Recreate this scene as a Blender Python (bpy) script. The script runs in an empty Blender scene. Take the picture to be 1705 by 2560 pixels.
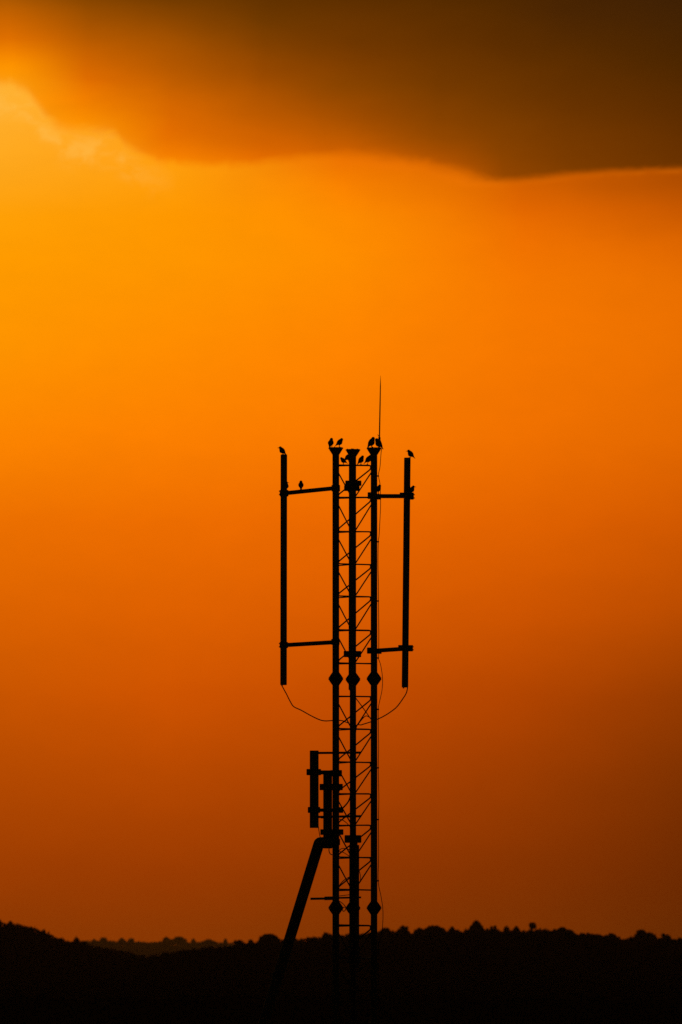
import bpy, math, random
import numpy as np
from mathutils import Vector, Matrix

random.seed(7)
rng = np.random.default_rng(7)
SC = bpy.context.scene
COL = SC.collection
R = math.radians

# ------------------------------------------------------------------ camera frame
FPX, CX, EYE = 18000.0, 852.5, 2500.0      # focal length in pixels of the photo, centre column, row of eye level
D, PPM, ZC = 150.0, 120.0, 1.7             # distance of the mast (m), pixels per metre there, eye height (m)

def W(xs, ys, d=0.0, dist=D):
    """point of the place seen at column xs, row ys; d = extra depth in hundred-and-twentieths of a metre"""
    Y = dist + d / PPM
    return Vector(((xs - CX) / FPX * Y, Y, ZC + (EYE - ys) / FPX * Y))

# ------------------------------------------------------------------ materials
def mat(name, c1, c2, rough=0.6, metal=0.0, scale=6.0, spec=0.3, bump=0.0, detail=6):
    m = bpy.data.materials.new(name); m.use_nodes = True
    nt = m.node_tree; b = nt.nodes['Principled BSDF']
    tc = nt.nodes.new('ShaderNodeTexCoord')
    n = nt.nodes.new('ShaderNodeTexNoise'); n.inputs['Scale'].default_value = scale; n.inputs['Detail'].default_value = detail
    r = nt.nodes.new('ShaderNodeValToRGB')
    r.color_ramp.elements[0].position = .35; r.color_ramp.elements[0].color = (*c1, 1)
    r.color_ramp.elements[1].position = .68; r.color_ramp.elements[1].color = (*c2, 1)
    nt.links.new(tc.outputs['Object'], n.inputs['Vector']); nt.links.new(n.outputs['Fac'], r.inputs['Fac'])
    nt.links.new(r.outputs['Color'], b.inputs['Base Color'])
    b.inputs['Roughness'].default_value = rough; b.inputs['Metallic'].default_value = metal
    b.inputs['Specular IOR Level'].default_value = spec
    if bump:
        bp = nt.nodes.new('ShaderNodeBump'); bp.inputs['Strength'].default_value = bump
        nt.links.new(n.outputs['Fac'], bp.inputs['Height']); nt.links.new(bp.outputs['Normal'], b.inputs['Normal'])
    return m

M = dict(
    steel=mat('galvanised_steel', (.16, .16, .155), (.27, .27, .26), .6, .35, 9, .3, .1),
    painted=mat('antenna_shell', (.20, .20, .20), (.30, .30, .29), .6, 0, 5, .3),
    bracket=mat('bracket_steel', (.13, .13, .13), (.22, .21, .20), .6, .35, 14, .3, .1),
    cable=mat('cable_jacket', (.015, .015, .016), (.03, .03, .03), .6, 0, 20, .3),
    feather=mat('plumage', (.02, .018, .016), (.06, .05, .045), .7, 0, 60, .2),
    horn=mat('beak_horn', (.10, .07, .02), (.16, .11, .03), .5, 0, 80, .3),
    leaf=mat('foliage', (.022, .035, .012), (.055, .08, .025), .75, 0, .6, 0),
    bark=mat('bark', (.05, .038, .028), (.11, .085, .06), .85, 0, 3, .1, .3),
    soil=mat('dry_grass_ground', (.022, .022, .011), (.05, .043, .025), .95, 0, .08, 0, 0, 10),
    concrete=mat('concrete', (.22, .21, .2), (.34, .33, .31), .85, 0, 4, .2, .2),
)

# ------------------------------------------------------------------ mesh collector
class MB:
    def __init__(s): s.v, s.f, s.sm = [], [], []
    def add(s, vs, fs, smooth=False):
        o = len(s.v); s.v += [Vector(v) for v in vs]
        s.f += [tuple(i + o for i in f) for f in fs]; s.sm += [smooth] * len(fs)
    def loft(s, rings, smooth=True, caps=True):
        n = len(rings[0]); vs = [p for r in rings for p in r]; fs = []
        for i in range(len(rings) - 1):
            for j in range(n):
                k = (j + 1) % n
                fs.append((i * n + j, i * n + k, (i + 1) * n + k, (i + 1) * n + j))
        s.add(vs, fs, smooth)
        if caps:
            s.add(rings[0], [tuple(range(n))[::-1]]); s.add(rings[-1], [tuple(range(n))])
    def tube(s, pts, r, n=12, smooth=True):
        """a round bar through world points; r in metres, one number or one per point"""
        pts = [Vector(p) for p in pts]; N = len(pts)
        rs = r if isinstance(r, (list, tuple)) else [r] * N
        t0 = (pts[1] - pts[0]).normalized()
        ref = Vector((0, 1, 0)) if abs(t0.y) < .9 else Vector((1, 0, 0))
        u = t0.cross(ref).normalized(); rings = []
        for i, p in enumerate(pts):
            a = pts[min(i + 1, N - 1)] - pts[max(i - 1, 0)]
            t = a.normalized(); u = (u - t * u.dot(t)).normalized(); w = t.cross(u)
            rings.append([p + (u * math.cos(2 * math.pi * j / n) + w * math.sin(2 * math.pi * j / n)) * rs[i] for j in range(n)])
        s.loft(rings, smooth)
    def box(s, c, sx, sy, sz, bev=.12):
        """bevelled box, centre c (world), sizes in metres"""
        c = Vector(c); b = min(sx, sy, sz) * bev; rings = []
        def ring(hx, hy, z):
            pts = []
            for qx, qy in ((1, 1), (-1, 1), (-1, -1), (1, -1)):
                a = (c.x + qx * hx, c.y + qy * (hy - b)); e = (c.x + qx * (hx - b), c.y + qy * hy)
                seq = (a, e) if qx * qy > 0 else (e, a)
                pts += [Vector((x, y, z)) for x, y in seq]
            return pts
        hx, hy, hz = sx / 2, sy / 2, sz / 2
        rings = [ring(hx - b, hy - b, c.z - hz), ring(hx, hy, c.z - hz + b), ring(hx, hy, c.z + hz - b), ring(hx - b, hy - b, c.z + hz)]
        s.loft(rings, False)
    def lathe(s, c, prof, n=20, smooth=False):
        """c = world centre, prof = [(radius, z offset)] in metres"""
        c = Vector(c)
        s.loft([[c + Vector((r * math.cos(2 * math.pi * j / n), r * math.sin(2 * math.pi * j / n), z)) for j in range(n)] for r, z in prof], smooth)
    def build(s, name, m, parent=None):
        me = bpy.data.meshes.new(name)
        off = parent['_o'] if parent is not None else None
        o3 = Vector(off) if off is not None else Vector((0, 0, 0))
        if parent is None:
            o3 = sum(s.v, Vector((0, 0, 0))) / len(s.v)
        me.from_pydata([tuple(v - o3) for v in s.v], [], s.f)
        me.polygons.foreach_set('use_smooth', s.sm); me.validate(); me.update()
        me.materials.append(m)
        o = bpy.data.objects.new(name, me); COL.objects.link(o)
        if parent is not None: o.parent = parent; o['_o'] = off
        else: o.location = o3; o['_o'] = tuple(o3)
        return o

def tag(o, label=None, cat=None, group=None, kind=None):
    if label: o['label'] = label
    if cat: o['category'] = cat
    if group: o['group'] = group
    if kind: o['kind'] = kind
    return o

def thing(name, loc, label, cat, group=None):
    o = bpy.data.objects.new(name, None); COL.objects.link(o)
    o.location = loc; o['_o'] = tuple(loc); o.empty_display_size = .2
    return tag(o, label, cat, group)

def smooth_path(pts, n=6):
    """Catmull-Rom through points"""
    P = [Vector(p) for p in pts]; P = [P[0] * 2 - P[1]] + P + [P[-1] * 2 - P[-2]]; out = []
    for i in range(1, len(P) - 2):
        for k in range(n):
            t = k / n; a, b, c, e = P[i - 1], P[i], P[i + 1], P[i + 2]
            out.append(.5 * ((2 * b) + (c - a) * t + (2 * a - 5 * b + 4 * c - e) * t * t + (3 * b - a - 3 * c + e) * t ** 3))
    out.append(P[-2]); return out

def bent(pts, rad):
    """polyline with rounded corners"""
    P = [Vector(p) for p in pts]; out = [P[0]]
    for i in range(1, len(P) - 1):
        a = (P[i - 1] - P[i]); b = (P[i + 1] - P[i])
        ra = min(rad, a.length * .45); rb = min(rad, b.length * .45)
        p0 = P[i] + a.normalized() * ra; p1 = P[i] + b.normalized() * rb
        for k in range(6):
            t = k / 5; out.append(p0.lerp(P[i], t).lerp(P[i].lerp(p1, t), t))
    out.append(P[-1]); return out

q = 1 / PPM

# ================================================================== LATTICE MAST
LX, LD = 839.5, -30.7     # near left leg: column, depth
RX, RD = 935.0, -24.1     # near right leg
BX, BD = 882.4, 54.9      # far leg
GROUND_ROW = EYE + ZC * PPM
base_c = W(885, GROUND_ROW, 0); base_c.z = 0
mast = thing('lattice_mast', base_c, 'dark triangular lattice mast of three round legs laced with bent rods', 'tower')
JOINTS = (1697, 2270)
LEGS = ((LX, LD, 8.5, 1119, JOINTS), (RX, RD, 8.2, 1119.5, JOINTS), (BX, BD, 8.0, 1123.5, (1698.5, 2270.5)))
for (x, d, r, top, joints) in LEGS:
    b = MB(); p0 = W(x, top + 2, d); foot = Vector((p0.x, p0.y, 0.02))
    b.tube([foot, p0], r * q, 20)
    leg = b.build('leg', M['steel'], mast)
    # bolted flange joints: two plates, gusset fins above and below
    def fins(mb, c, zdir, r0, r1, h, n=10, start=0.0):
        for k in range(n):
            a = 2 * math.pi * (k + .5) / n + start; u = Vector((math.cos(a), math.sin(a), 0)); t = Vector((-u.y, u.x, 0)) * .5 * q
            e0 = c + u * r0 * .7; e1 = c + u * r1
            tri = [e0, e1, e1 + Vector((0, 0, zdir * 1.5 * q)), c + u * r0 + Vector((0, 0, zdir * h)), e0 + Vector((0, 0, zdir * h))]
            vs = [v + t for v in tri] + [v - t for v in tri]
            fs = [(0, 1, 2, 3, 4), (9, 8, 7, 6, 5)] + [(i, 5 + i, 5 + (i + 1) % 5, (i + 1) % 5) for i in range(5)]
            mb.add(vs, fs)
    def bolts(mb, c, rad, n, h):
        for k in range(n):
            a = 2 * math.pi * k / n + .3; pt = c + Vector((math.cos(a), math.sin(a), 0)) * rad
            mb.tube([pt - Vector((0, 0, h)), pt + Vector((0, 0, h))], 1.1 * q, 6, False)
    R18 = 18.4 * q
    for jy in joints:
        b = MB(); c = W(x, jy, d)
        b.lathe(c, [(R18 * .97, -3.2 * q), (R18, -2.6 * q), (R18, -.3 * q), (R18 * .97, 0)], 24)
        b.lathe(c + Vector((0, 0, .35 * q)), [(R18 * .97, 0), (R18, .3 * q), (R18, 2.6 * q), (R18 * .97, 3.2 * q)], 24)
        fins(b, c + Vector((0, 0, 3.4 * q)), 1, r * q, R18 * .93, 13.5 * q)
        fins(b, c - Vector((0, 0, 3.1 * q)), -1, r * q, R18 * .93, 13.5 * q)
        bolts(b, c, R18 * .86, 10, 5 * q)
        b.build('flange_joint', M['bracket'], leg)
    b = MB(); c = W(x, top, d)
    b.lathe(c, [(R18 * .95, -3.6 * q), (R18, -3 * q), (R18, -.3 * q), (R18 * .97, 0)], 24)
    fins(b, c - Vector((0, 0, 3.5 * q)), -1, r * q, R18 * .93, 15 * q)
    bolts(b, c, R18 * .8, 6, 1.5 * q)
    if x == BX: b.tube([c, c + Vector((0, 0, 2 * q))], 2.2 * q, 8)
    b.build('top_flange', M['bracket'], leg)
    b = MB(); b.lathe(foot, [(.3, 0), (.3, .03), (.12, .04), (.09, .25)], 20); b.build('base_plate', M['bracket'], leg)

# bent-rod lacing: near face (left-right) is one rod folded into Z after Z; the two receding faces the same
def lacing(rows, face):
    pts = []
    for i, y in enumerate(rows):
        last = i == len(rows) - 1
        y1 = None if last else rows[i + 1]
        if face == 'near':
            dl, dr = LD + 9, RD + 9
            pts += [W(846.5, y + random.uniform(-2.2, .2), dl), W(926.6, y + random.uniform(-.8, 1.2), dr)]
            if not last: pts.append(W(926.6, y + 9, dr)); pts.append(W(846.5, y1 - 8, dl))
        elif face == 'left':
            pts += [W(LX + 3, y + random.uniform(1, 3), LD + 3), W(BX - 2, y + random.uniform(0, 2), BD - 3)] if i % 2 == 0 or True else []
            if not last: pts += [W(BX - 2, y + 4, BD - 3), W(LX + 3, y + 11, LD + 3), W(BX - 3, y1 + 2, BD - 3), W(LX + 3, y1 + 1, LD + 3)]
        else:
            pts += [W(BX + 3, y + random.uniform(-.5, 1), BD - 3), W(RX - 3, y + random.uniform(0, 1.5), RD + 3)]
            if not last: pts += [W(RX - 3, y + 11.5, RD + 3), W(BX + 3, y1 + 2, BD - 3)]
    return pts

SECTIONS = ((1164, 1244, 1329.5, 1411.5, 1492, 1576.5, 1658.5),
            (1741, 1823, 1905.5, 1984.8, 2063.5, 2143.8, 2225),
            (2314.5, 2395, 2476, 2557, 2638))
for rows in SECTIONS:
    rr = 1.8 if rows[0] < 2300 else 2.1
    b = MB(); b.tube(bent(lacing(rows, 'near'), 5.5 * q), rr * q, 8); b.build('lacing_rod', M['steel'], mast)
    b = MB()
    for i, y in enumerate(rows):     # receding left face: level bars and single diagonals
        b.tube([W(LX + 2, y + random.uniform(.8, 3), LD + 3), W(BX - 2, y + random.uniform(-.5, 1), BD - 3)], 1.5 * q, 8)
        if i < len(rows) - 1: b.tube([W(LX + 2, y + 10, LD + 3), W(BX - 1, rows[i + 1] + 3, BD - 3)], 1.65 * q, 8)
    b.build('lacing_rod', M['steel'], mast)
    b = MB()
    for i, y in enumerate(rows):     # receding right face
        b.tube([W(BX + 2, y + random.uniform(-.5, 1), BD - 3), W(RX - 2, y + random.uniform(-.4, 1), RD + 3)], 1.5 * q, 8)
        if i < len(rows) - 1: b.tube([W(RX - 2, y + 10, RD + 3), W(BX + 1, rows[i + 1] + 5, BD - 3)], 1.65 * q, 8)
    b.build('lacing_rod', M['steel'], mast)

# short boom with a sleeve low on the mast
b = MB()
b.tube([W(776, 2247, -12), W(812, 2246.4, -12)], 2.9 * q, 10)
b.tube([W(811, 2246, -12), W(836, 2245.4, -12)], 4.6 * q, 10)
b.tube([W(834, 2245, -12), W(903, 2243.5, -12)], 2.3 * q, 10)
b.build('side_boom', M['steel'], mast)

# ================================================================== TALL TUBE ANTENNAS
def clamp(mb, xs, ys, d, w, h, depth, off=0):
    mb.box(W(xs, ys, d + off), w * q, depth * q, h * q, .08)
def stubs(mb, xs0, xs1, yy, d):
    x2 = xs1 - (1.2 if xs1 > xs0 else -1.2)
    mb.tube([W(xs0, yy, d), W(x2, yy, d), W(x2 + (xs1 - x2) * .05, yy, d), W(xs1, yy, d)], [.85 * q, .85 * q, 1.5 * q, 1.5 * q], 6, False)

def tall_antenna(label, x0, y0, x1, y1, r, d, arms, clamps, bolts_):
    t = thing('tube_antenna', W(x1, y1, d), label, 'antenna', 'tall tube antennas on side arms')
    b = MB(); a, e = W(x0, y0, d), W(x1, y1, d)
    b.tube([e, e + (a - e) * .004, a - (a - e) * .004, a], [r * .93 * q, r * q, r * q, r * .93 * q], 20)
    b.build('tube', M['painted'], t)
    for pts in arms:
        b = MB(); b.tube(pts, 5.3 * q, 14); arm = b.build('arm', M['steel'], t)
        arm['_n'] = 1
    for c in clamps:
        b = MB(); clamp(b, *c)
        b.build('clamp', M['bracket'], t)
    for (s0, s1, rows, sd) in bolts_:
        for yy in rows:
            b = MB(); stubs(b, s0, s1, yy, sd); b.build('clamp_bolt', M['bracket'], t)
    b = MB(); b.tube([e + Vector((-.45 * r * q, 0, .02)), e + Vector((-.45 * r * q, 0, -2.5 * q))], 1.9 * q, 8)
    b.build('cable_socket', M['bracket'], t)
    return t

tall_antenna('long dark tube antenna on two arms left of the mast', 709.7, 1136.3, 708.8, 1712.6, 8.25, LD,
    [[W(709, 1233.4, LD), W(839, 1220.2, LD)], [W(709, 1613, LD), W(839, 1605.4, LD)]],
    [(710.2, 1233, LD, 22, 15, 24, 2), (709.6, 1612.6, LD, 21, 14.5, 24, 2), (839.4, 1220.6, LD, 21.5, 15, 24), (838.6, 1604.8, LD, 21, 14, 24)],
    [(702, 697.3, (1227.8, 1236.2), LD - 5), (701, 697.2, (1609, 1616.8), LD - 5), (702, 697.6, (1228, 1236), LD + 7), (701, 697.4, (1609, 1617), LD + 7)])
tall_antenna('long dark tube antenna on two arms right of the mast, leaning a little', 1018.4, 1144.3, 1012.4, 1718.6, 8.2, RD,
    [[W(935, 1240.4, RD), W(1017.4, 1240.4, RD)], [W(935, 1627, RD), W(1013.4, 1621.8, RD)]],
    [(927, 1239, RD, 16, 15.5, 25), (940, 1243, RD, 25, 10.5, 25), (1004.5, 1236.6, RD, 10.5, 9.5, 18), (1025.6, 1240.2, RD, 18.2, 16.5, 25, 3),
     (927.4, 1626.5, RD, 20, 14.5, 25), (945.5, 1629.5, RD, 17, 9.5, 22), (1002.5, 1617.6, RD, 14, 9.5, 18), (1019, 1620.6, RD, 27, 14.8, 25, 3)],
    [(1033, 1036.8, (1237, 1244.8), RD - 5), (1030, 1034.2, (1617, 1624.5), RD - 5), (1033, 1036.4, (1236.4, 1245.2), RD + 9)])
AD = BD + 118
tall_antenna('long dark tube antenna on arms behind the mast, nearly hidden by its middle leg', 880.4, 1139, 879.6, 1725, 8.4, AD,
    [[W(882, 1213, BD), W(880.5, 1213, AD)], [W(882, 1635, BD), W(880, 1635, AD)]],
    [(883.4, 1208, BD, 40.5, 12, 24), (879.5, 1220.5, BD, 39, 13, 22), (880, 1214, AD, 30, 15, 24), (881, 1635.2, BD, 44, 14.8, 24), (880, 1635, AD, 32, 13, 24)],
    [(896, 902, (1640.5,), BD - 9)])

# ================================================================== SHORT PANEL ANTENNAS
def panel(label, x0, x1, y0, y1, d, depth, name='panel_antenna'):
    c = W((x0 + x1) / 2, y1, d)
    t = thing(name, c, label, 'antenna', 'short panel antennas low on the mast')
    b = MB(); a = W((x0 + x1) / 2, (y0 + y1) / 2, d)
    b.box(a, (x1 - x0) * q, depth * q, (y1 - y0) * q, .05)
    b.build('housing', M['painted'], t)
    return t
P1D = LD - 4
t = panel('short narrow panel antenna standing out leftmost from the mast on level booms', 774.4, 796.6, 1876.7, 2069.6, P1D, 20)
for (pa, pb, r) in (((797, 1882.5), (902, 1881.5), 2.9), ((797, 2042.5), (903, 2040.5), 3.0)):
    b = MB(); b.tube([W(pa[0] - 8, pa[1], P1D + 16), W(pb[0], pb[1], P1D + 16)], r * q, 10); b.build('boom', M['steel'], t)
b = MB(); b.tube([W(797, 1931, P1D), W(840, 1931, P1D)], 5.2 * q, 10); b.build('boom', M['steel'], t)
b = MB(); b.tube([W(797, 2025.4, P1D), W(840, 2025.4, P1D)], 4.4 * q, 10); b.build('boom', M['steel'], t)
for c in ((784.4, 1930.3, P1D, 36.5, 15, 28), (785, 2024.8, P1D, 31, 14.5, 28), (840, 1933.2, P1D + 6, 30, 15.5, 26), (845.5, 2025, P1D + 6, 25, 14, 26), (806, 2042.8, P1D + 16, 8, 6.8, 8)):
    b = MB(); clamp(b, *c); b.build('clamp', M['bracket'], t)
b = MB(); b.tube(smooth_path([W(796, 2066, P1D), W(797.5, 2078, P1D), W(800, 2091, P1D + 6), W(803, 2100, P1D + 14)]), .95 * q, 6)
tag(b.build('antenna_cable', M['cable']), 'thin cable hanging from the leftmost panel antenna to the slanting duct', 'cable')

P2D = LD + 26
t = panel('panel antenna close against the left leg, its left edge showing beside it', 808, 830.3, 1928, 2121, P2D, 22)
b = MB(); b.box(W(821, 2035, P2D - 1), 18 * q, 26 * q, 172 * q, .1); b.build('rear_rail', M['bracket'], t)
for c in ((828, 1967.6, P2D - 8, 58, 15.3, 30), (829.7, 2080.2, P2D - 8, 57.8, 13.6, 30), (841, 2105, LD, 18.6, 16, 22)):
    b = MB(); clamp(b, *c); b.build('clamp', M['bracket'], t)
b = MB(); b.box(W(822, 2103, P2D - 8), 21 * q, 22 * q, 34 * q, .08); b.build('connector_box', M['bracket'], t)

t = panel('panel antenna low behind the middle leg, widening it on the right', 873, 898, 2112, 2420, BD + 24, 22)
for c in ((882.4, 2097.5, BD, 42.3, 19, 26), (884, 2110, BD + 20, 20, 10, 20), (884, 2400, BD + 6, 36, 15, 28)):
    b = MB(); clamp(b, *c); b.build('clamp', M['bracket'], t)

# ================================================================== SLANTING DUCT
DD = LD - 22
foot = W(722 - .311 * (GROUND_ROW - 2351.6), GROUND_ROW, DD)
t = thing('cable_duct', (foot.x, foot.y, 0), 'thick dark pipe slanting down left from an elbow at the mast', 'pipe')
top = W(789.5 + .311 * 7, 2126.5, DD)
b = MB(); path = bent([Vector((foot.x, foot.y, -.05)), W(798, 2106.5, DD), W(833, 2105.5, DD + 14)], 2.5 * q)
b.tube(path, 13.6 * q, 20); b.build('pipe', M['steel'], t)
b = MB(); c0 = W(722, 2351.6, DD); ax = (W(787.8, 2140, DD) - c0).normalized()
b.tube([c0 - ax * .8, c0 - ax * .72], 14.9 * q, 20); b.build('pipe_collar', M['bracket'], t)
b = MB(); b.lathe(Vector((foot.x, foot.y, 0)), [(.35, 0), (.35, .12), (.16, .14), (.15, .3)], 20); b.build('footing', M['concrete'], t)

# ================================================================== CABLES
def cable(name, label, pts, r, n=6):
    b = MB(); b.tube(smooth_path(pts, 6), r * q, n)
    return tag(b.build(name, M['cable']), label, 'cable')
fd = -20
cable('feeder_cable', 'drooping cable from the left tube antenna to the mast',
      [W(704.6, 1709, LD), W(704.8, 1714, LD), W(716.4, 1735.5, LD), W(726, 1754.5, LD), W(734.5, 1766.6, LD), W(752.7, 1775.5, LD), W(777, 1789, LD), W(798.8, 1799.3, LD), W(813.3, 1802.3, LD + 10), W(830, 1801.5, LD + 20), W(849.7, 1801, LD + 35), W(864, 1805, LD + 50), W(876, 1816, BD - 10), W(878, 1870, BD - 9), W(879, 2060, BD - 9), W(879, 2300, BD - 9), W(879, GROUND_ROW, BD - 9)], 1.35)
cable('feeder_cable', 'drooping cable from the right tube antenna to the mast',
      [W(1018.6, 1714, RD), W(1018.8, 1719, RD), W(1015.7, 1732.7, RD), W(1007, 1747, RD), W(992.6, 1766.6, RD), W(978, 1778.7, RD), W(961, 1789.6, RD), W(944, 1798, RD + 12), W(926, 1805, RD + 26), W(904, 1812, BD - 20), W(891, 1818, BD - 10), W(887, 1880, BD - 10), W(889.5, 1945, BD - 10), W(886, 2000, BD - 10), W(886, 2300, BD - 10), W(886, GROUND_ROW, BD - 10)], 1.35)
cable('feeder_cable', 'cable crossing the right bracing below the upper flanges and arching back to the middle leg',
      [W(883, 1722, AD - 10), W(888, 1742, BD + 14), W(902, 1762, BD - 20), W(917, 1783, BD - 45), W(926, 1796, BD - 60), W(929, 1799, BD - 62), W(924, 1793.5, BD - 50), W(915, 1789.8, BD - 44), W(906, 1797, BD - 30), W(896, 1810, BD - 14), W(887, 1824, BD - 11), W(884, 1900, BD - 11), W(884, GROUND_ROW, BD - 11)], 1.2)
cable('jumper_cable', 'small loop of cable under the second panel antenna by the left leg',
      [W(823, 2118, P2D), W(822.5, 2127, P2D), W(826, 2135, P2D), W(834, 2137, P2D + 6), W(843, 2132, P2D + 14), W(852, 2122.5, P2D + 22), W(862, 2121, P2D + 30), W(874, 2124.5, BD - 8)], 1.1)
cable('jumper_cable', 'bowed cable between left and middle legs above the lower clamp',
      [W(838, 2047, P2D), W(850, 2048, P2D + 6), W(861, 2053, P2D + 16), W(871, 2062, BD - 12), W(878, 2072, BD - 10)], 1.1)
cable('jumper_cable', 'crossed cable between left and middle legs below the second panel antenna',
      [W(838, 2133, P2D + 10), W(848, 2129, P2D + 14), W(858, 2131, P2D + 20), W(868, 2137, BD - 16), W(878, 2144, BD - 10)], 1.0)
cable('jumper_cable', 'hooked cable between left and middle legs above the side boom',
      [W(874, 2192, BD - 12), W(862, 2199, BD - 40), W(851, 2210, LD + 14), W(846, 2220, LD + 12)], 1.2)
cable('jumper_cable', 'cable sagging into a small coil between the lower left flanges',
      [W(838, 2250, LD + 14), W(850, 2254, LD + 18), W(859, 2261, LD + 24), W(864, 2268, LD + 28), W(863, 2276, LD + 28), W(858, 2278, LD + 26), W(856, 2272, LD + 24), W(860, 2268, LD + 24), W(866, 2269, LD + 30), W(876, 2273, BD - 12)], 1.0)
cable('jumper_cable', 'thick cable running up from the lower panel clamp to the middle leg',
      [W(852, 2025, LD + 10), W(860, 2017, LD + 20), W(868, 2008, LD + 40), W(874, 1997, BD - 13), W(877, 1982, BD - 10)], 1.9)
cable('jumper_cable', 'thin cable bulging from the right side of the middle leg low down',
      [W(897, 2174, BD + 6), W(899.5, 2182, BD + 4), W(901.5, 2192, BD + 2), W(900.5, 2202, BD + 2), W(896, 2213, BD + 6)], .9)
cable('jumper_cable', 'nearly level cable just over the side boom between the legs',
      [W(842, 2240.5, LD + 14), W(856, 2239, LD + 30), W(874, 2236.8, BD - 12)], .9)

# lightning rod with its down conductor
GX = RD - 11
t = thing('lightning_rod', W(948.4, 1126, GX), 'slim pointed rod rising above the right mast leg', 'lightning rod')
b = MB(); b.tube([W(948.4, 1126, GX), W(948.7, 1088, GX), W(950.2, 1010, GX), W(951.0, 965, GX), W(951.4, 939, GX)], [1.7 * q, 1.65 * q, 1.5 * q, 1.2 * q, .25 * q], 10); b.build('rod', M['steel'], t)
b = MB(); b.tube([W(948.4, 1101, GX), W(948.6, 1093, GX)], 2.9 * q, 10); b.tube([W(945, 1098.5, GX), W(951.5, 1097, GX)], 1.1 * q, 6); b.build('rod_clamp', M['bracket'], t)
b = MB(); b.tube([W(948, 1092, GX), W(945.5, 1088, GX), W(943.6, 1085.5, GX)], [.9 * q, .7 * q, .3 * q], 6); b.tube([W(946.5, 1089.5, GX), W(944, 1090.5, GX)], [.7 * q, .3 * q], 6); b.build('wire_tie', M['cable'], t)

def clip(y, x=945.3):
    b = MB(); b.box(W(x - .6, y, RD), 6 * q, 4 * q, 3.6 * q, .2); b.build('clip', M['bracket'], gc)
gc_pts = [(949.5, 1098), (952.5, 1105), (955, 1113), (955.4, 1119), (953.2, 1128), (951.6, 1146), (950, 1166.7), (946.6, 1183), (946.4, 1190), (948, 1200), (950, 1210.6), (951, 1231), (951.5, 1247), (951, 1276), (947.8, 1337), (945.8, 1354.4), (945, 1409.7), (946, 1458), (946.2, 1502.5), (947, 1579), (946.6, 1637), (945.5, 1645), (951.5, 1662), (956.2, 1694), (955, 1725), (948.2, 1757), (945.8, 1773.4), (946, 1822), (946.6, 1870), (945.6, 1919.6), (947.2, 1993), (946.2, 2049), (946.6, 2140), (945.4, 2202), (953, 2243.7), (957.4, 2278), (955.7, 2324), (949, 2352), (946, 2370), (946.5, 2500), (946, GROUND_ROW)]
gc = thing('earth_wire', W(946, GROUND_ROW, RD), 'thin earth wire clipped down the right mast leg', 'cable')
b = MB(); b.tube(smooth_path([W(x, y, GX if y < 1130 else RD - 11 + 11 * min(1, (y - 1130) / 60)) for x, y in gc_pts], 5), .85 * q, 6); b.build('wire', M['cable'], gc)
for y in (1190, 1354.4, 1502.5, 1645, 1773.4, 1919.6, 2049, 2202): clip(y)

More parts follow.
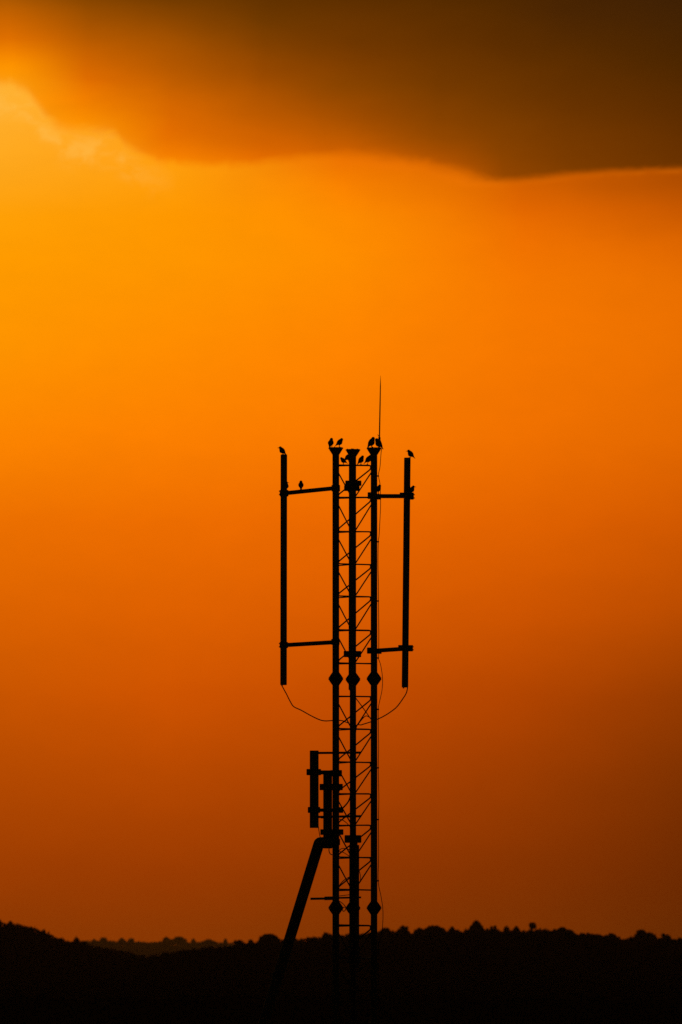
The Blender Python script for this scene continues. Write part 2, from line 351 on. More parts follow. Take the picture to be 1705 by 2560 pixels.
# ================================================================== BIRDS
def bird(label, hx, hy, d, yaw, pitch, perch, turn=0.0, s=1.0, foot_dx=None, beak=1.0, bow=0.0):
    """hx, hy: column and row of the head's centre; yaw 0 faces right, 180 left, 90 away, -90 towards us; pitch of the back above level"""
    y_, p_, h_ = R(yaw), R(pitch), R(yaw + turn)
    F = Vector((math.cos(y_), math.sin(y_), 0)); S = Vector((-math.sin(y_), math.cos(y_), 0)); Z = Vector((0, 0, 1))
    A = F * math.cos(p_) + Z * math.sin(p_)          # tail to head
    U = -F * math.sin(p_) + Z * math.cos(p_)         # out of the back
    HF = (Vector((math.cos(h_), math.sin(h_), 0)) + Z * bow).normalized(); HS = Z.cross(HF).normalized()
    H = W(hx, hy, d); k = s * q
    t = thing('perched_bird', H - Z * 0, label, 'bird', 'small dark birds perched on the mast')
    t['_o'] = tuple(H)
    # (distance back from head centre, half width, half height, shift towards the back)
    st = [(24.5, 1.5, .45, .8), (24, 1.9, .6, .8), (20.5, 2.0, 1.1, .6), (17.4, 2.7, 2.1, .4), (14.5, 4.4, 4.2, -.1), (11, 6.2, 6.3, -.7), (8, 6.5, 6.8, -.9), (5, 5.9, 6.1, -.5), (2.5, 4.7, 4.8, -.1), (.8, 3.9, 4.1, .1)]
    n = 16; rings = []
    for (b_, w, h, o) in st:
        c = H - A * b_ * k + U * o * k
        rings.append([c + (S * w * math.cos(2 * math.pi * j / n) + U * h * math.sin(2 * math.pi * j / n)) * k for j in range(n)])
    def headring(f, w, up):
        c = H + HF * f * k + Z * up * k
        ax = (A * max(0, .55 - f * .25) + HF * (.45 + f * .3)).normalized()
        sd = (S * max(0, 1 - .4 * (f + 1)) + HS * (.4 * (f + 1))).normalized(); sd = (sd - ax * sd.dot(ax)).normalized()
        uu = ax.cross(sd).normalized()
        if uu.dot(U) < 0: uu = -uu
        return [c + (sd * w * math.cos(2 * math.pi * j / n) + uu * w * math.sin(2 * math.pi * j / n)) * k for j in range(n)]
    rings += [headring(.3, 3.8, .7), headring(1.3, 3.4, .8), headring(2.4, 2.5, .7), headring(3.2, 1.5, .5), headring(3.7, .9, .3)]
    b = MB(); b.loft(rings); b.build('body', M['feather'], t)
    b = MB(); c0 = H + HF * 3.1 * k + Z * .35 * k
    b.tube([c0, c0 + HF * 1.6 * k * beak, c0 + HF * (4.4 * k * beak) - Z * .35 * k], [1.05 * k, .75 * k, .12 * k], 8); b.build('beak', M['horn'], t)
    for sg in (-1, 1):
        b = MB(); rg = []
        for (b_, off, th, hh, o) in ((3.5, 4.0, .4, .6, 1.2), (5, 5.4, 1.0, 2.9, .8), (8, 5.9, 1.2, 4.4, .5), (12, 5.2, 1.1, 4.0, .5), (15.5, 3.0, .8, 2.2, 1.0), (19, 1.8, .5, 1.0, 1.1), (21.5, 1.2, .25, .3, 1.1)):
            c = H - A * b_ * k + S * sg * off * k + U * o * k
            rg.append([c + (S * th * math.cos(2 * math.pi * j / 10) + U * hh * math.sin(2 * math.pi * j / 10)) * k for j in range(10)])
        b.loft(rg); b.build('wing', M['feather'], t)
        hip = H - A * 11 * k - U * 4.6 * k + S * sg * 2.2 * k
        zp = W(hx, perch, d).z
        ft = Vector((hip.x, hip.y, zp)) + F * 2.2 * k
        if foot_dx is not None: ft = Vector((W(foot_dx, perch, d).x, hip.y, zp)) + S * sg * 1.8 * k
        b = MB(); kn = hip.lerp(ft, .45) - F * 1.0 * k
        b.tube([hip, kn, ft + Z * .4 * k], [1.5 * k, .6 * k, .5 * k], 6)
        for a_ in (-35, 0, 35, 180):
            dv = (Matrix.Rotation(R(a_), 3, 'Z') @ F)
            b.tube([ft + Z * .4 * k, ft + dv * 1.6 * k + Z * .6 * k, ft + dv * 3.0 * k + Z * .1 * k], [.45 * k, .4 * k, .2 * k], 5)
        b.build('leg', M['horn'], t)
    return t

bird('small dark bird facing left on top of the left tube antenna', 700.6, 1120.0, LD, 180, 50, 1136.3, foot_dx=708)
bird('upright small bird at the left edge of the left leg top flange', 828.8, 1098.4, LD, 35, 75, 1119, turn=50, s=1.0, foot_dx=829)
bird('small bird leaning right, tail down left, on the left leg top flange', 854.4, 1099.2, LD, 12, 46, 1119, turn=75, foot_dx=848)
bird('left bird of the pair huddled on the right leg top flange', 933.2, 1097.0, RD, 15, 58, 1119.5, turn=75, s=1.2, foot_dx=930, beak=.6)
bird('right bird of the huddled pair beside the lightning rod', 941.4, 1100.2, RD - 3, 165, 55, 1119.5, turn=-75, s=1.18, foot_dx=947, beak=.6)
bird('small bird in the top bracing beside the left leg', 853.2, 1146.4, 2, 165, 40, 1162, turn=-50, s=.86, foot_dx=858)
bird('small bird in the top bracing half covered by the middle leg', 875.2, 1136.6, LD + 9, 0, 46, 1163, turn=60, foot_dx=876, s=1.0)
bird('small bird mid bracing leaning right between the middle and right legs', 906.6, 1142.6, LD + 12, 10, 56, 1162, turn=60, s=1.0, foot_dx=902)
bird('small bird in the top bracing with its head behind the right leg', 926, 1141.2, 14, 5, 50, 1162, turn=20, s=1.02, foot_dx=918)
bird('small bird seen end on, alone on the upper left arm', 752.3, 1205.0, LD, 92, 74, 1224.2, s=.95, turn=20, foot_dx=752.6)
bird('small bird mostly hidden behind the left tube antenna with its beak showing', 716.0, 1207.0, LD + 16, 5, 78, 1227.6, foot_dx=714)
bird('small bird beside the right leg where the upper right arm begins', 949.4, 1215.2, RD + 16, 22, 56, 1235, turn=70, s=.98, foot_dx=946)
bird('small bird with beak right peeking from behind the right tube antenna', 1033.4, 1217.6, RD + 16, 0, 54, 1233, s=.95, foot_dx=1030)
bird('small dark bird facing left on top of the right tube antenna', 1021.6, 1128.2, RD, 180, 50, 1144.3, foot_dx=1024.5)

# ================================================================== TERRAIN
NEAR, FAR = 1500.0, 8000.0
near_prof = [(-400, 2270), (-150, 2282), (-40, 2294), (4, 2307), (27, 2309), (50, 2312), (68, 2317), (88, 2321), (104, 2327), (120, 2333), (132, 2339), (140, 2344), (158, 2346), (165, 2353), (180, 2355), (200, 2354), (215, 2358), (230, 2366), (250, 2370), (275, 2373), (300, 2379), (330, 2382), (350, 2389), (370, 2394), (390, 2393), (420, 2391), (435, 2387), (450, 2377), (470, 2376), (490, 2374), (510, 2370), (535, 2367), (560, 2370), (578, 2366), (590, 2359), (617, 2359), (640, 2357), (652, 2349), (690, 2348), (705, 2351), (740, 2349), (760, 2347), (778, 2344), (800, 2344), (830, 2341), (870, 2336), (900, 2336), (925, 2331), (955, 2329), (985, 2330), (1005, 2328), (1030, 2334), (1045, 2327), (1065, 2324), (1085, 2323), (1110, 2324), (1120, 2327), (1145, 2325), (1155, 2328), (1170, 2324), (1195, 2320), (1210, 2321), (1225, 2323), (1245, 2325), (1252, 2330), (1265, 2325), (1290, 2325), (1318, 2328), (1345, 2324), (1375, 2326), (1395, 2325), (1420, 2327), (1437, 2335), (1455, 2342), (1475, 2343), (1500, 2343), (1525, 2343), (1549, 2351), (1560, 2351), (1575, 2343), (1600, 2338), (1615, 2339), (1630, 2345), (1645, 2347), (1665, 2344), (1680, 2346), (1705, 2346), (1760, 2340), (1900, 2330), (2200, 2318)]
far_prof = [(-400, 2362), (100, 2356), (230, 2351), (260, 2350), (290, 2353), (345, 2354), (400, 2355), (412, 2349), (460, 2349), (470, 2355), (515, 2354), (540, 2355), (580, 2357), (700, 2362), (1000, 2368), (1700, 2372), (2200, 2372)]
npx = np.array(near_prof, float); fpx = np.array(far_prof, float)
def near_row(xm): return np.interp(xm / NEAR * FPX + CX, npx[:, 0], npx[:, 1])
def far_row(xm): return np.interp(xm / FAR * FPX + CX, fpx[:, 0], fpx[:, 1])
def row_z(row, dist): return ZC + (EYE - row) / FPX * dist
def smooth(a): a = np.clip(a, 0, 1); return a * a * (3 - 2 * a)
def blur(f, x, w): return sum(f(x + o * w) for o in (-1, -.5, 0, .5, 1)) / 5
CANOPY = 2.6
def ground_z(x, y):
    x = np.asarray(x, float); y = np.asarray(y, float)
    c1 = row_z(blur(near_row, x, 2.5), NEAR) - CANOPY
    c2 = row_z(blur(far_row, x, 12), FAR) - 7.0
    up = smooth((y - 480) / (NEAR - 480)) ** 1.3; dn = 1 - smooth((y - NEAR - 20) / 1500)
    h1 = c1 * np.where(y < NEAR + 20, up, dn)
    valley = -9 * smooth((y - NEAR) / 1500) * (1 - smooth((y - 4000) / 3500))
    h2 = c2 * smooth((y - 3800) / (FAR - 3800)) * (1 - .6 * smooth((y - FAR - 50) / 3500))
    bumps = .5 * np.sin(x * .031 + y * .017) * smooth((y - 300) / 400) * np.sin(y * .011) * (1 - smooth((y - 900) / 500))
    return h1 + valley + h2 + bumps

xs = np.concatenate([-np.geomspace(6000, 130, 40)[:-1], np.arange(-130, 131, 2.5), np.geomspace(130, 6000, 40)[1:]])
ys = np.concatenate([np.arange(-300, 500, 40), np.arange(500, 1600, 20), np.geomspace(1600, 7500, 40), np.arange(7600, 8600, 60), np.geomspace(8700, 13000, 12)])
XX, YY = np.meshgrid(xs, ys); ZZ = ground_z(XX, YY)
nx, ny = len(xs), len(ys)
me = bpy.data.meshes.new('terrain')
idx = np.arange(nx * ny).reshape(ny, nx)
quads = np.stack([idx[:-1, :-1], idx[:-1, 1:], idx[1:, 1:], idx[1:, :-1]], -1).reshape(-1, 4)
me.from_pydata(np.stack([XX, YY, ZZ], -1).reshape(-1, 3).tolist(), [], quads.tolist())
me.polygons.foreach_set('use_smooth', [True] * len(me.polygons)); me.materials.append(M['soil'])
o = bpy.data.objects.new('terrain', me); COL.objects.link(o); tag(o, kind='structure')

# ================================================================== TREES
def crown_arrays(n, seed, lumps=6, leaf=.16, spread=.55, sprigs=4):
    """leaf-sized faces through the volume of several lobes; unit crown: base at z=0, top at z=1, half width .5"""
    g = np.random.default_rng(seed)
    cen = [(g.uniform(-.06, .06), g.uniform(-.06, .06), .5, .36)]
    for i in range(lumps + 3):
        a = g.uniform(0, 2 * math.pi); rr = g.uniform(.08, spread * .62)
        top = .86 - 1.1 * rr ** 1.5 - .12
        cen.append((rr * math.cos(a), rr * math.sin(a), g.uniform(.25, max(.3, top)), g.uniform(.1, .24)))
    for i in range(sprigs):                                # sprigs standing a little clear of the mass
        a = g.uniform(0, 2 * math.pi); rr = g.uniform(0, .36)
        cen.append((rr * math.cos(a), rr * math.sin(a), .86 - 1.1 * rr ** 1.5 + g.uniform(-.06, .04), g.uniform(.07, .12)))
    cen = np.array(cen); w = cen[:, 3] ** 2; w /= w.sum()
    k = g.choice(len(cen), n, p=w)
    v = g.normal(size=(n, 3)); v /= np.linalg.norm(v, axis=1)[:, None]
    rad = cen[k, 3] * g.uniform(.25, 1.0, n) ** .45
    c = cen[k, :3] + v * rad[:, None] * np.array([1, 1, .95])
    c[:, 2] = np.clip(c[:, 2], .02, None); c[:, 2] *= 1 / max(1e-6, np.quantile(c[:, 2], .998))
    c[:, :2] *= .5 / np.quantile(np.abs(c[:, :2]), .985)
    a1 = g.normal(size=(n, 3)); a1 /= np.linalg.norm(a1, axis=1)[:, None]
    a2 = np.cross(a1, g.normal(size=(n, 3))); a2 /= np.linalg.norm(a2, axis=1)[:, None]
    L = leaf * g.uniform(.5, 1.2, n)[:, None]
    P = np.stack([c + a1 * L * .6, c + a2 * L * .33, c - a1 * L * .6, c - a2 * L * .33], 1)
    return P      # n,4,3

def leaves_object(name, P, m, loc=(0, 0, 0), parent=None):
    P = P.reshape(-1, 3); n = len(P) // 4
    me = bpy.data.meshes.new(name)
    me.vertices.add(len(P)); me.vertices.foreach_set('co', P.astype(np.float32).ravel())
    me.loops.add(n * 4); me.loops.foreach_set('vertex_index', np.arange(n * 4, dtype=np.int32))
    me.polygons.add(n); me.polygons.foreach_set('loop_start', np.arange(0, n * 4, 4, dtype=np.int32))
    me.update(calc_edges=True); me.materials.append(m)
    o = bpy.data.objects.new(name, me); COL.objects.link(o); o.location = loc
    if parent is not None: o.parent = parent
    return o

def tree(name, label, col, row, wpx, hpx, dist, seed, style='round', group='trees standing out on the near ridge'):
    """crown top seen at (col,row); wpx,hpx: crown size in the photo's pixels"""
    topz = row_z(row, dist); x = (col - CX) / FPX * dist
    w, h = wpx / FPX * dist, hpx / FPX * dist
    gz = float(ground_z(x, dist)); base = max(gz, -50)
    total = topz - base
    t = thing(name, (x, dist, base), label, 'tree', group)
    cb = max(.25 * total, total - h) if style == 'spindly' else .12 * total
    n = int(900 + 600 * min(3, w * .5))
    P = crown_arrays(n, seed, {'round': 6, 'ragged': 9, 'spindly': 4, 'pointed': 5, 'flat': 8}[style], leaf=.17 if style != 'ragged' else .13, spread={'ragged': .75, 'flat': .7}.get(style, .5), sprigs={'ragged': 5, 'flat': 2}.get(style, 0))
    if style == 'pointed': P[..., :2] *= (1.12 - .55 * P[..., 2:3])
    if style == 'flat': P[..., 2] = P[..., 2] ** .7
    P = P * np.array([w, w, total - cb]) + np.array([0, 0, cb])
    leaves_object('crown', P, M['leaf'], parent=t)
    b = MB(); o3 = Vector((x, dist, base)); rt = (.035 if style != 'spindly' else .06) * total + .03
    b.tube([o3 - Vector((0, 0, .15)), o3 + Vector((0, 0, cb * .6)), o3 + Vector((.02 * w, 0, cb + (total - cb) * .55))], [rt, rt * .75, rt * .25], 8)
    g = random.Random(seed)
    for i in range(5):
        a = g.uniform(0, 6.28); z0 = cb * g.uniform(.75, 1.0) + (total - cb) * .15; s0 = o3 + Vector((0, 0, z0))
        e0 = s0 + Vector((math.cos(a) * w * .3, math.sin(a) * w * .3, (total - cb) * g.uniform(.2, .45)))
        b.tube([s0, s0.lerp(e0, .5) + Vector((0, 0, .05 * w)), e0], [rt * .45, rt * .3, rt * .1], 6)
    b.build('trunk', M['bark'], t)
    return t

TREES = [
 ('tiny treetop poking up near the left edge of the photo on the slope', 26, 2303, 13, 14, 'round'),
 ('dark treetop cut by the left edge of the photo', 0, 2299, 12, 16, 'pointed'),
 ('leafy treetop halfway down the left hillside, at the end of its scrubby row', 110, 2324, 18, 16, 'ragged'),
 ('small tree alone at the foot of the left hillside', 190, 2342, 20, 20, 'ragged'),
 ('tree at the right end of the hazy far ridge, lower of two', 600, 2351, 34, 22, 'ragged'),
 ('small rounded tree left of the broad dome-shaped tree', 627, 2350, 18, 16, 'round'),
 ('broad dome-shaped tree just left of the slanting pipe', 668, 2336, 52, 30, 'round'),
 ('rounded tree touching the left mast leg', 817, 2332, 34, 24, 'ragged'),
 ('low rounded tree right beside the right mast leg and its wire', 962, 2320, 42, 22, 'ragged'),
 ('ragged flat-topped tree, second right of the mast', 1007, 2315, 42, 24, 'ragged'),
 ('squarish little tree right of the ragged flat-topped one', 1048, 2320, 24, 18, 'round'),
 ('long low tree left of the tallest pointed tree', 1085, 2315, 62, 22, 'flat'),
 ('small round tree close left of the tallest pointed tree', 1131, 2317, 26, 16, 'ragged'),
 ('tallest tree on the near ridge, a peaked crown', 1193, 2302, 42, 36, 'pointed'),
 ('ragged tree just right of the tallest pointed tree', 1233, 2314, 26, 22, 'ragged'),
 ('narrow treetop midway between the tallest pointed tree and the lollipop tree', 1266, 2315, 22, 20, 'ragged'),
 ('small dome tree close left of the lollipop tree', 1290, 2316, 26, 18, 'ragged'),
 ('lone lollipop tree on a thin stem', 1330, 2306, 19, 18, 'spindly'),
 ('wide flat-topped tree right of the lollipop tree, at the end of the high ridge', 1405, 2319, 62, 26, 'flat'),
 ('low rounded tree in the step below the wide flat-topped tree', 1453, 2336, 32, 18, 'ragged'),
 ('ragged spreading tree left of the gap in the right ridge', 1528, 2334, 54, 18, 'ragged'),
 ('large mounded tree right of the gap in the right ridge', 1603, 2325, 50, 30, 'ragged'),
 ('low tree overlapping the large mounded tree on its right', 1622, 2333, 40, 22, 'round'),
 ('last rounded tree before the right edge of the photo', 1664, 2335, 34, 22, 'ragged'),
]
for i, (lab, c, r_, w, h, sty) in enumerate(TREES):
    tree('ridge_tree', lab, c, r_, w, h, NEAR - 6 + 12 * ((i * 37) % 10) / 10, 100 + i, sty)

# far-off woods that read as one mass
def woodland(name, spots, seed, n_leaf, leaf):
    tmpl = [crown_arrays(n_leaf, seed + i, 4 + i % 4, leaf=leaf) for i in range(8)]
    out = []
    for k, (x, y, z0, w, h) in enumerate(spots):
        a = rng.uniform(0, 6.28); ca, sa = math.cos(a), math.sin(a); P = tmpl[k % 8]
        Q = np.empty_like(P); Q[..., 0] = (P[..., 0] * ca - P[..., 1] * sa) * w + x; Q[..., 1] = (P[..., 0] * sa + P[..., 1] * ca) * w + y
        Q[..., 2] = P[..., 2] * h + z0; out.append(Q)
    o = leaves_object(name, np.concatenate(out), M['leaf'])
    return tag(o, kind='stuff')
spots = []
for px in np.arange(-60, 1770, 5.0):          # the crest line
    y = NEAR + rng.uniform(-14, 14); x = (px - CX) / FPX * y
    top = row_z(np.interp(px, npx[:, 0], npx[:, 1]) + abs(rng.normal(0, 1.6)) - (1.5 if rng.random() < .25 else -.5), y)
    g0 = float(ground_z(x, y)); w = rng.uniform(1.0, 2.1); spots.append((x, y, g0 - .2, w, max(.8, top - g0 + .2)))
for i in range(4200):                          # the slope below it
    y = NEAR - 15 - 975 * rng.random() ** 1.15; x = rng.uniform(-1, 1) * (.06 * y + 4)
    g0 = float(ground_z(x, y)); w = rng.uniform(1.6, 3.6); h = rng.uniform(1.1, 2.2)
    spots.append((x, y, g0 - .3, w, h))
tag(woodland('hillside_woodland', spots, 300, 130, .30), 'dark scrub and trees covering the near hillside as one mass', 'woodland')
spots = []
for px in np.arange(90, 720, 4.0):
    y = FAR + rng.uniform(-60, 60); x = (px - CX) / FPX * y
    top = row_z(np.interp(px, fpx[:, 0], fpx[:, 1]) + abs(rng.normal(0, 1.4)), y)
    g0 = float(ground_z(x, y)); w = rng.uniform(5, 10); spots.append((x, y, g0 - .5, w, max(3.5, top - g0 + .5)))
tag(woodland('far_woodland', spots, 400, 140, .26), 'hazy brown woods along the far ridge in the dip', 'woodland')
for i, (lab, c, r_, w, h) in enumerate((
        ('hazy treetop at the left end of the far ridge', 236, 2347, 14, 12), ('hazy twin-topped tree near the left end of the far ridge', 259, 2344, 17, 12),
        ('hazy rounded treetop right of the twin-topped one on the far ridge', 305, 2345, 22, 13), ('hazy tree left of the gap before the tall square clump on the far ridge', 329, 2346, 16, 12),
        ('tall square left clump of trees midway along the far ridge', 417, 2342, 18, 16), ('tall square right clump of trees midway along the far ridge', 447, 2342, 34, 16),
        ('hazy small tree right of the square clumps on the far ridge', 484, 2347, 12, 11), ('hazy broad tree right of the small one on the far ridge', 522, 2349, 28, 11),
        ('hazy pointed tree near the right end of the far ridge', 563, 2347, 14, 13))):
    tree('far_tree', lab, c, r_, w, h, FAR - 70, 500 + i, 'flat' if 'square' in lab else ('ragged', 'round', 'pointed')[i % 3], 'hazy trees on the far ridge')

# ================================================================== HAZE
HZ = bpy.data.materials.new('haze'); HZ.use_nodes = True
nt = HZ.node_tree; nt.nodes.clear()
mo = nt.nodes.new('ShaderNodeOutputMaterial'); pv = nt.nodes.new('ShaderNodeVolumePrincipled')
pv.inputs['Color'].default_value = (.85, .57, .30, 1); pv.inputs['Density'].default_value = 1.45e-5; pv.inputs['Anisotropy'].default_value = .6
nt.links.new(pv.outputs['Volume'], mo.inputs['Volume'])
b = MB()
hx, y0, y1, z0, z1 = 6500, -400, 13400, -60, 95
b.add([(-hx, y0, z0), (hx, y0, z0), (hx, y1, z0), (-hx, y1, z0), (-hx, y0, z1), (hx, y0, z1), (hx, y1, z1), (-hx, y1, z1)],
      [(3, 2, 1, 0), (4, 5, 6, 7), (0, 1, 5, 4), (1, 2, 6, 5), (2, 3, 7, 6), (3, 0, 4, 7)])
tag(b.build('haze', HZ), kind='stuff')

# ================================================================== SKY
def lin(c):
    return tuple(((v / 255) / 12.92 if v / 255 <= .04045 else ((v / 255 + .055) / 1.055) ** 2.4) for v in c)
K = 2560 / 2354.0
def el_of(row_disp): return math.degrees(math.atan((EYE - row_disp * K) / FPX))
def az_of(col_disp): return math.degrees(math.atan((col_disp * K - CX) / FPX))

SUN_AZ, SUN_EL = -4.5, 8.5
wd = bpy.data.worlds.new('World'); SC.world = wd; wd.use_nodes = True
nt = wd.node_tree; nt.nodes.clear(); N = nt.nodes.new; Lk = nt.links.new
def val(node, i, x):
    if isinstance(x, (int, float)): node.inputs[i].default_value = x
    else: Lk(x, node.inputs[i])
def math_(op, a, b=0.0, c=None, clamp=False):
    n = N('ShaderNodeMath'); n.operation = op; n.use_clamp = clamp; val(n, 0, a); val(n, 1, b)
    if c is not None: val(n, 2, c)
    return n.outputs[0]
def rng_(x, a, b, c=0.0, d=1.0, kind='SMOOTHSTEP'):
    n = N('ShaderNodeMapRange'); n.interpolation_type = kind; n.clamp = True
    val(n, 0, x); val(n, 1, a); val(n, 2, b); val(n, 3, c); val(n, 4, d); return n.outputs[0]
def ramp(x, stops):
    n = N('ShaderNodeValToRGB'); n.color_ramp.interpolation = 'B_SPLINE' if False else 'LINEAR'
    stops = sorted(stops); e = n.color_ramp.elements
    e[0].position, e[0].color = stops[0][0], (*stops[0][1], 1)
    e[1].position, e[1].color = stops[-1][0], (*stops[-1][1], 1)
    for p, c in stops[1:-1]:
        k = e.new(p); k.color = (*c, 1)
    Lk(x, n.inputs[0]); return n.outputs[0]
def mix(f, a, b, mode='MIX'):
    n = N('ShaderNodeMix'); n.data_type = 'RGBA'; n.blend_type = mode
    if isinstance(f, (int, float)): n.inputs[0].default_value = f
    else: Lk(f, n.inputs[0])
    for i, v in ((6, a), (7, b)):
        if isinstance(v, tuple): n.inputs[i].default_value = (*v, 1)
        else: Lk(v, n.inputs[i])
    return n.outputs[2]
tc = N('ShaderNodeTexCoord'); sep = N('ShaderNodeSeparateXYZ'); Lk(tc.outputs['Generated'], sep.inputs[0])
X, Y, Z = sep.outputs
az = math_('MULTIPLY', math_('ARCTAN2', X, Y), 180 / math.pi)           # degrees right of the mast
el = math_('MULTIPLY', math_('ARCSINE', Z), 180 / math.pi)              # degrees above the horizon
comb = N('ShaderNodeCombineXYZ'); Lk(az, comb.inputs[0]); Lk(el, comb.inputs[1])
def noise(scale, sx, sy, detail=4, rough=.5, dist=0.0, off=0.0):
    mp = N('ShaderNodeMapping'); mp.inputs['Scale'].default_value = (sx, sy, 1); mp.inputs['Location'].default_value = (off, off * .7, 0)
    Lk(comb.outputs[0], mp.inputs[0]); n = N('ShaderNodeTexNoise'); n.inputs['Scale'].default_value = scale
    n.inputs['Detail'].default_value = detail; n.inputs['Roughness'].default_value = rough; n.inputs['Distortion'].default_value = dist
    Lk(mp.outputs[0], n.inputs[0]); return math_('SUBTRACT', n.outputs['Fac'], .5)
n_wide = noise(.9, .8, 1.6, 3, .5, .3)
n_mid = noise(2.6, .8, 1.5, 5, .55, .4, 3.1)
n_wisp = noise(3.5, .7, 1.6, 5, .5, .6, 7.7)

# open sky, columns of the sunset from left to right (display colours), by elevation
EMAX = 9.0
clear_cols = {
 0:    [(2140, (142, 54, 0)), (2000, (158, 60, 0)), (1800, (180, 72, 0)), (1600, (200, 84, 0)), (1400, (222, 99, 0)), (1200, (237, 112, 0)), (1000, (253, 133, 0)), (800, (255, 148, 0)), (600, (255, 155, 0)), (500, (255, 160, 6)), (400, (255, 167, 26)), (300, (255, 172, 38)), (200, (255, 178, 50)), (100, (255, 180, 55))],
 400:  [(2140, (140, 53, 0)), (2000, (156, 58, 0)), (1800, (180, 70, 0)), (1600, (207, 83, 0)), (1400, (224, 97, 0)), (1200, (238, 109, 0)), (1000, (253, 128, 0)), (800, (255, 140, 0)), (600, (255, 150, 0)), (500, (255, 152, 0)), (400, (255, 158, 10)), (300, (255, 160, 18)), (100, (255, 160, 18))],
 800:  [(2140, (132, 50, 0)), (2000, (147, 54, 0)), (1800, (172, 65, 0)), (1600, (196, 76, 0)), (1400, (219, 92, 0)), (1200, (236, 105, 0)), (1000, (249, 121, 0)), (800, (255, 132, 0)), (600, (255, 141, 0)), (500, (255, 140, 0)), (420, (250, 130, 0)), (370, (238, 118, 0)), (100, (236, 116, 0))],
 1200: [(2140, (122, 46, 0)), (2000, (132, 49, 0)), (1800, (153, 58, 0)), (1600, (178, 68, 0)), (1400, (206, 84, 0)), (1200, (226, 98, 0)), (1000, (241, 113, 0)), (800, (245, 119, 0)), (650, (246, 120, 0)), (560, (242, 115, 0)), (480, (228, 104, 0)), (420, (212, 96, 0)), (100, (208, 93, 0))],
 1568: [(2140, (102, 38, 0)), (2000, (110, 40, 0)), (1800, (126, 48, 0)), (1600, (150, 58, 0)), (1400, (188, 76, 0)), (1200, (211, 89, 0)), (1000, (229, 105, 0)), (800, (236, 112, 0)), (650, (234, 111, 0)), (560, (222, 102, 0)), (480, (200, 88, 0)), (430, (178, 78, 0)), (395, (172, 75, 0)), (100, (168, 73, 0))],
}
e_w = math_('ADD', el, math_('MULTIPLY', n_wide, .16))
az_w = math_('ADD', az, math_('MULTIPLY', n_wide, .35))
e01 = math_('DIVIDE', e_w, EMAX, clamp=True)
def columns(cols, coord, conv):
    ks = sorted(cols); acc = None
    for i, k in enumerate(ks):
        c = ramp(coord, [(conv(r), lin(rgb)) for r, rgb in cols[k]])
        if acc is None: acc = c
        else: acc = mix(rng_(az_w, az_of(ks[i - 1]), az_of(k), kind='LINEAR'), acc, c)
    return acc
clear = columns(clear_cols, e01, lambda r: el_of(r) / EMAX)

def bell(x, c, w): return math_('POWER', 2.718, math_('MULTIPLY', math_('POWER', math_('DIVIDE', math_('SUBTRACT', x, c), w), 2.0), -1.0))
# the cloud bank: its lower edge as a curve of azimuth, its tone by height above that edge
edge_pts = [(-260, 130), (-100, 172), (-20, 192), (30, 203), (62, 216), (82, 240), (105, 268), (135, 294), (175, 305), (225, 306), (262, 310), (285, 333), (325, 356), (380, 374), (450, 380), (550, 379), (640, 371), (720, 364), (850, 361), (950, 374), (1040, 393), (1110, 410), (1170, 417), (1230, 412), (1300, 404), (1400, 396), (1568, 389), (1900, 380)]
fc = N('ShaderNodeFloatCurve'); AZ0, AZ1 = az_of(-260), az_of(1900)
cv = fc.mapping.curves[0]
def fpt(c, r): return ((az_of(c) - AZ0) / (AZ1 - AZ0), el_of(r) / EMAX)
cv.points[0].location = fpt(*edge_pts[0]); cv.points[1].location = fpt(*edge_pts[-1])
for c, r in edge_pts[1:-1]: cv.points.new(*fpt(c, r))
fc.mapping.update()
Lk(rng_(az, AZ0, AZ1, kind='LINEAR'), fc.inputs['Value'])
edge = math_('MULTIPLY', fc.outputs[0], EMAX)
left = rng_(az, az_of(700), az_of(150))                                   # 1 on the sunward side
n_fine = noise(7.0, .75, 1.2, 7, .6, .5, 5.3)
wob = math_('ADD', math_('MULTIPLY', n_fine, rng_(left, 0, 1, .05, .20, 'LINEAR')), math_('MULTIPLY', n_wisp, math_('ADD', math_('MULTIPLY', bell(az, az_of(960), .6), .12), .025)))
h = math_('ADD', math_('SUBTRACT', el, edge), wob)                        # degrees above the edge
PXD = math.degrees(K / FPX)                                               # one display pixel, degrees
mid = bell(az, az_of(900), 1.0)                                            # the diffuse stretch in the middle
soft = math_('ADD', rng_(left, 0, 1, 13 * PXD, 22 * PXD, 'LINEAR'), math_('MULTIPLY', mid, 12 * PXD))
cover = rng_(math_('DIVIDE', h, soft), -.8, 1.0)
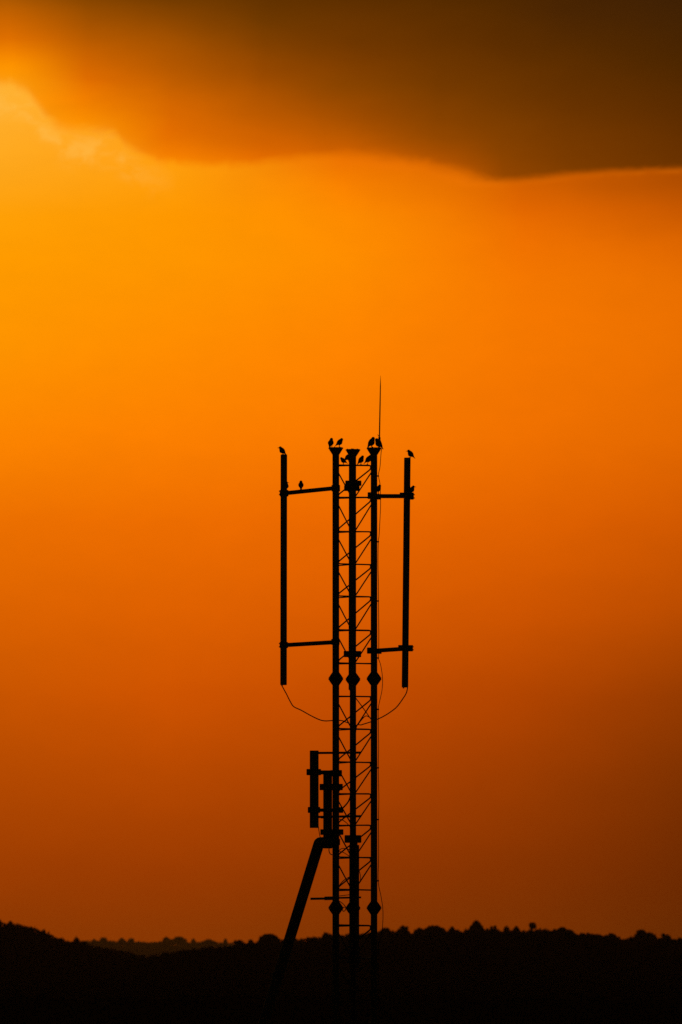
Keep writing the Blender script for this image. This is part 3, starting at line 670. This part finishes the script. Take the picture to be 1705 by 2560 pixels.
cloud_cols = {
 18:   [(-40, (140, 74, 3)), (0, (172, 88, 2)), (46, (203, 101, 0)), (92, (224, 112, 0)), (129, (244, 133, 0)), (156, (254, 148, 0)), (200, (255, 157, 8))],
 198:  [(-40, (112, 59, 0)), (0, (135, 69, 0)), (46, (160, 80, 0)), (92, (183, 90, 0)), (138, (207, 101, 0)), (184, (226, 110, 0)), (230, (246, 130, 0)), (285, (255, 147, 0)), (320, (255, 153, 5))],
 395:  [(-40, (98, 51, 0)), (0, (115, 59, 0)), (46, (138, 69, 0)), (92, (160, 79, 0)), (138, (177, 86, 0)), (198, (196, 95, 0)), (248, (214, 103, 0)), (303, (228, 110, 0)), (350, (242, 124, 0)), (378, (252, 138, 0))],
 598:  [(-40, (92, 48, 0)), (0, (100, 51, 0)), (55, (112, 57, 0)), (110, (130, 64, 0)), (165, (150, 72, 0)), (220, (172, 82, 0)), (276, (192, 91, 0)), (331, (210, 98, 0)), (358, (226, 107, 0)), (380, (238, 116, 0))],
 800:  [(-40, (86, 43, 0)), (0, (92, 46, 0)), (28, (99, 49, 0)), (92, (112, 55, 0)), (152, (128, 62, 0)), (198, (138, 68, 0)), (267, (160, 76, 0)), (313, (182, 86, 0)), (345, (206, 96, 0)), (370, (226, 107, 0))],
 1000: [(-40, (80, 40, 0)), (0, (86, 43, 0)), (100, (100, 49, 0)), (200, (116, 57, 0)), (280, (134, 65, 0)), (322, (150, 72, 0)), (350, (168, 79, 0)), (385, (192, 89, 0))],
 1150: [(-40, (76, 38, 0)), (0, (80, 40, 0)), (100, (92, 45, 0)), (200, (108, 53, 0)), (299, (127, 62, 0)), (360, (137, 66, 0)), (410, (148, 70, 0))],
 1300: [(-40, (68, 34, 2)), (28, (74, 37, 2)), (120, (87, 43, 0)), (220, (101, 49, 0)), (300, (114, 55, 0)), (360, (121, 58, 0)), (410, (128, 61, 0))],
 1568: [(-40, (58, 30, 5)), (0, (62, 32, 4)), (150, (76, 38, 0)), (300, (95, 45, 0)), (390, (108, 51, 0))],
}
e_c = math_('DIVIDE', math_('ADD', el, math_('MULTIPLY', n_wide, .08)), EMAX, clamp=True)
cloud = columns(cloud_cols, e_c, lambda r: el_of(r) / EMAX)
# broad faint folds inside the cloud
fold = noise(1.6, .55, 1.5, 5, .55, .8, 21.0)
cloud = mix(1.0, cloud, mix(rng_(fold, -.25, .25, kind='LINEAR'), (.965, .96, .96), (1.035, 1.035, 1.035)), 'MULTIPLY')
sky = mix(cover, clear, cloud)
# thin sunlit lip along the cloud's edge, and pale lit billows on the sunward side
lip_w = rng_(az, az_of(1000), az_of(1180), 17 * PXD, 6.5 * PXD, 'LINEAR')
lip = math_('MULTIPLY', bell(math_('DIVIDE', math_('ADD', h, math_('MULTIPLY', lip_w, .75)), lip_w), 0.0, 1.0), rng_(az, az_of(560), az_of(760)))
lip = math_('MULTIPLY', lip, rng_(math_('ADD', n_wisp, n_fine), -.2, .15, .25, 1.0, 'LINEAR'))
sky = mix(math_('MULTIPLY', lip, rng_(az, az_of(900), az_of(1200), .22, .22, 'LINEAR')), sky, lin((248, 122, 8)))
bil = math_('MULTIPLY', bell(h, -32 * PXD, 34 * PXD), rng_(az, az_of(440), az_of(200)))
bil = math_('MULTIPLY', bil, rng_(n_fine, -.14, .16, .1, 1.0))
sky = mix(math_('MULTIPLY', bil, .5), sky, lin((255, 190, 78)))
# faint unevenness of the dusty air
g1 = noise(3.2, .6, 1.1, 6, .6, .2, 11.0)
sky = mix(1.0, sky, mix(rng_(g1, -.3, .3, kind='LINEAR'), (.972, .97, .97), (1.03, 1.03, 1.03)), 'MULTIPLY')

# away from the sunset the sky is the dim dusk dome
st = N('ShaderNodeTexSky'); st.sky_type = 'NISHITA'; st.sun_disc = False
st.sun_elevation = R(SUN_EL); st.sun_rotation = R(SUN_AZ); st.dust_density = 4; st.air_density = 2
dusk = mix(1.0, mix(1.0, st.outputs[0], (.55, .48, .30), 'MULTIPLY'), (.0035, .0035, .0035), 'MULTIPLY')
aaz = math_('ABSOLUTE', az)
glow = math_('MULTIPLY', rng_(aaz, 3.0, 13, 1, 0), rng_(el, 8.4, 14, 1, 0))
glow = math_('MULTIPLY', glow, rng_(el, -2.0, -.2))
sky = mix(glow, dusk, sky)
bg = N('ShaderNodeBackground'); Lk(sky, bg.inputs[0]); bg.inputs[1].default_value = 1.0
wo = N('ShaderNodeOutputWorld'); Lk(bg.outputs[0], wo.inputs[0])

# ================================================================== SUN (veiled by the cloud, up and left behind the mast)
sl = bpy.data.lights.new('sun', 'SUN'); sl.energy = .25; sl.angle = R(3); sl.color = (1, .5, .12)
so = bpy.data.objects.new('sun', sl); COL.objects.link(so)
dirv = Vector((math.sin(R(SUN_AZ)) * math.cos(R(SUN_EL)), math.cos(R(SUN_AZ)) * math.cos(R(SUN_EL)), math.sin(R(SUN_EL))))
so.rotation_euler = dirv.to_track_quat('Z', 'Y').to_euler(); so.location = (-12, 160, 40)

# ================================================================== CAMERA
cd = bpy.data.cameras.new('camera'); co = bpy.data.objects.new('camera', cd); COL.objects.link(co); SC.camera = co
co.location = (0, 0, ZC); co.rotation_euler = (R(90), 0, 0)
cd.sensor_fit = 'VERTICAL'; cd.sensor_height = 36; cd.sensor_width = 24
cd.lens = FPX / 2560 * 36; cd.shift_y = (EYE - 1280) / 2560
cd.clip_start = 1; cd.clip_end = 40000
cd.dof.use_dof = True; cd.dof.focus_distance = D; cd.dof.aperture_fstop = 4.2

SC.render.engine = 'CYCLES'; SC.render.resolution_x = 682; SC.render.resolution_y = 1024
SC.view_settings.view_transform = 'Standard'; SC.view_settings.look = 'None'
SC.view_settings.exposure = 0; SC.view_settings.gamma = 1
SC.cycles.use_denoising = False
SC.cycles.volume_bounces = 1; SC.cycles.max_bounces = 4
SC.render.dither_intensity = 1.0

for o in bpy.data.objects:
    for k in ('_o', '_n'):
        if k in o: del o[k]
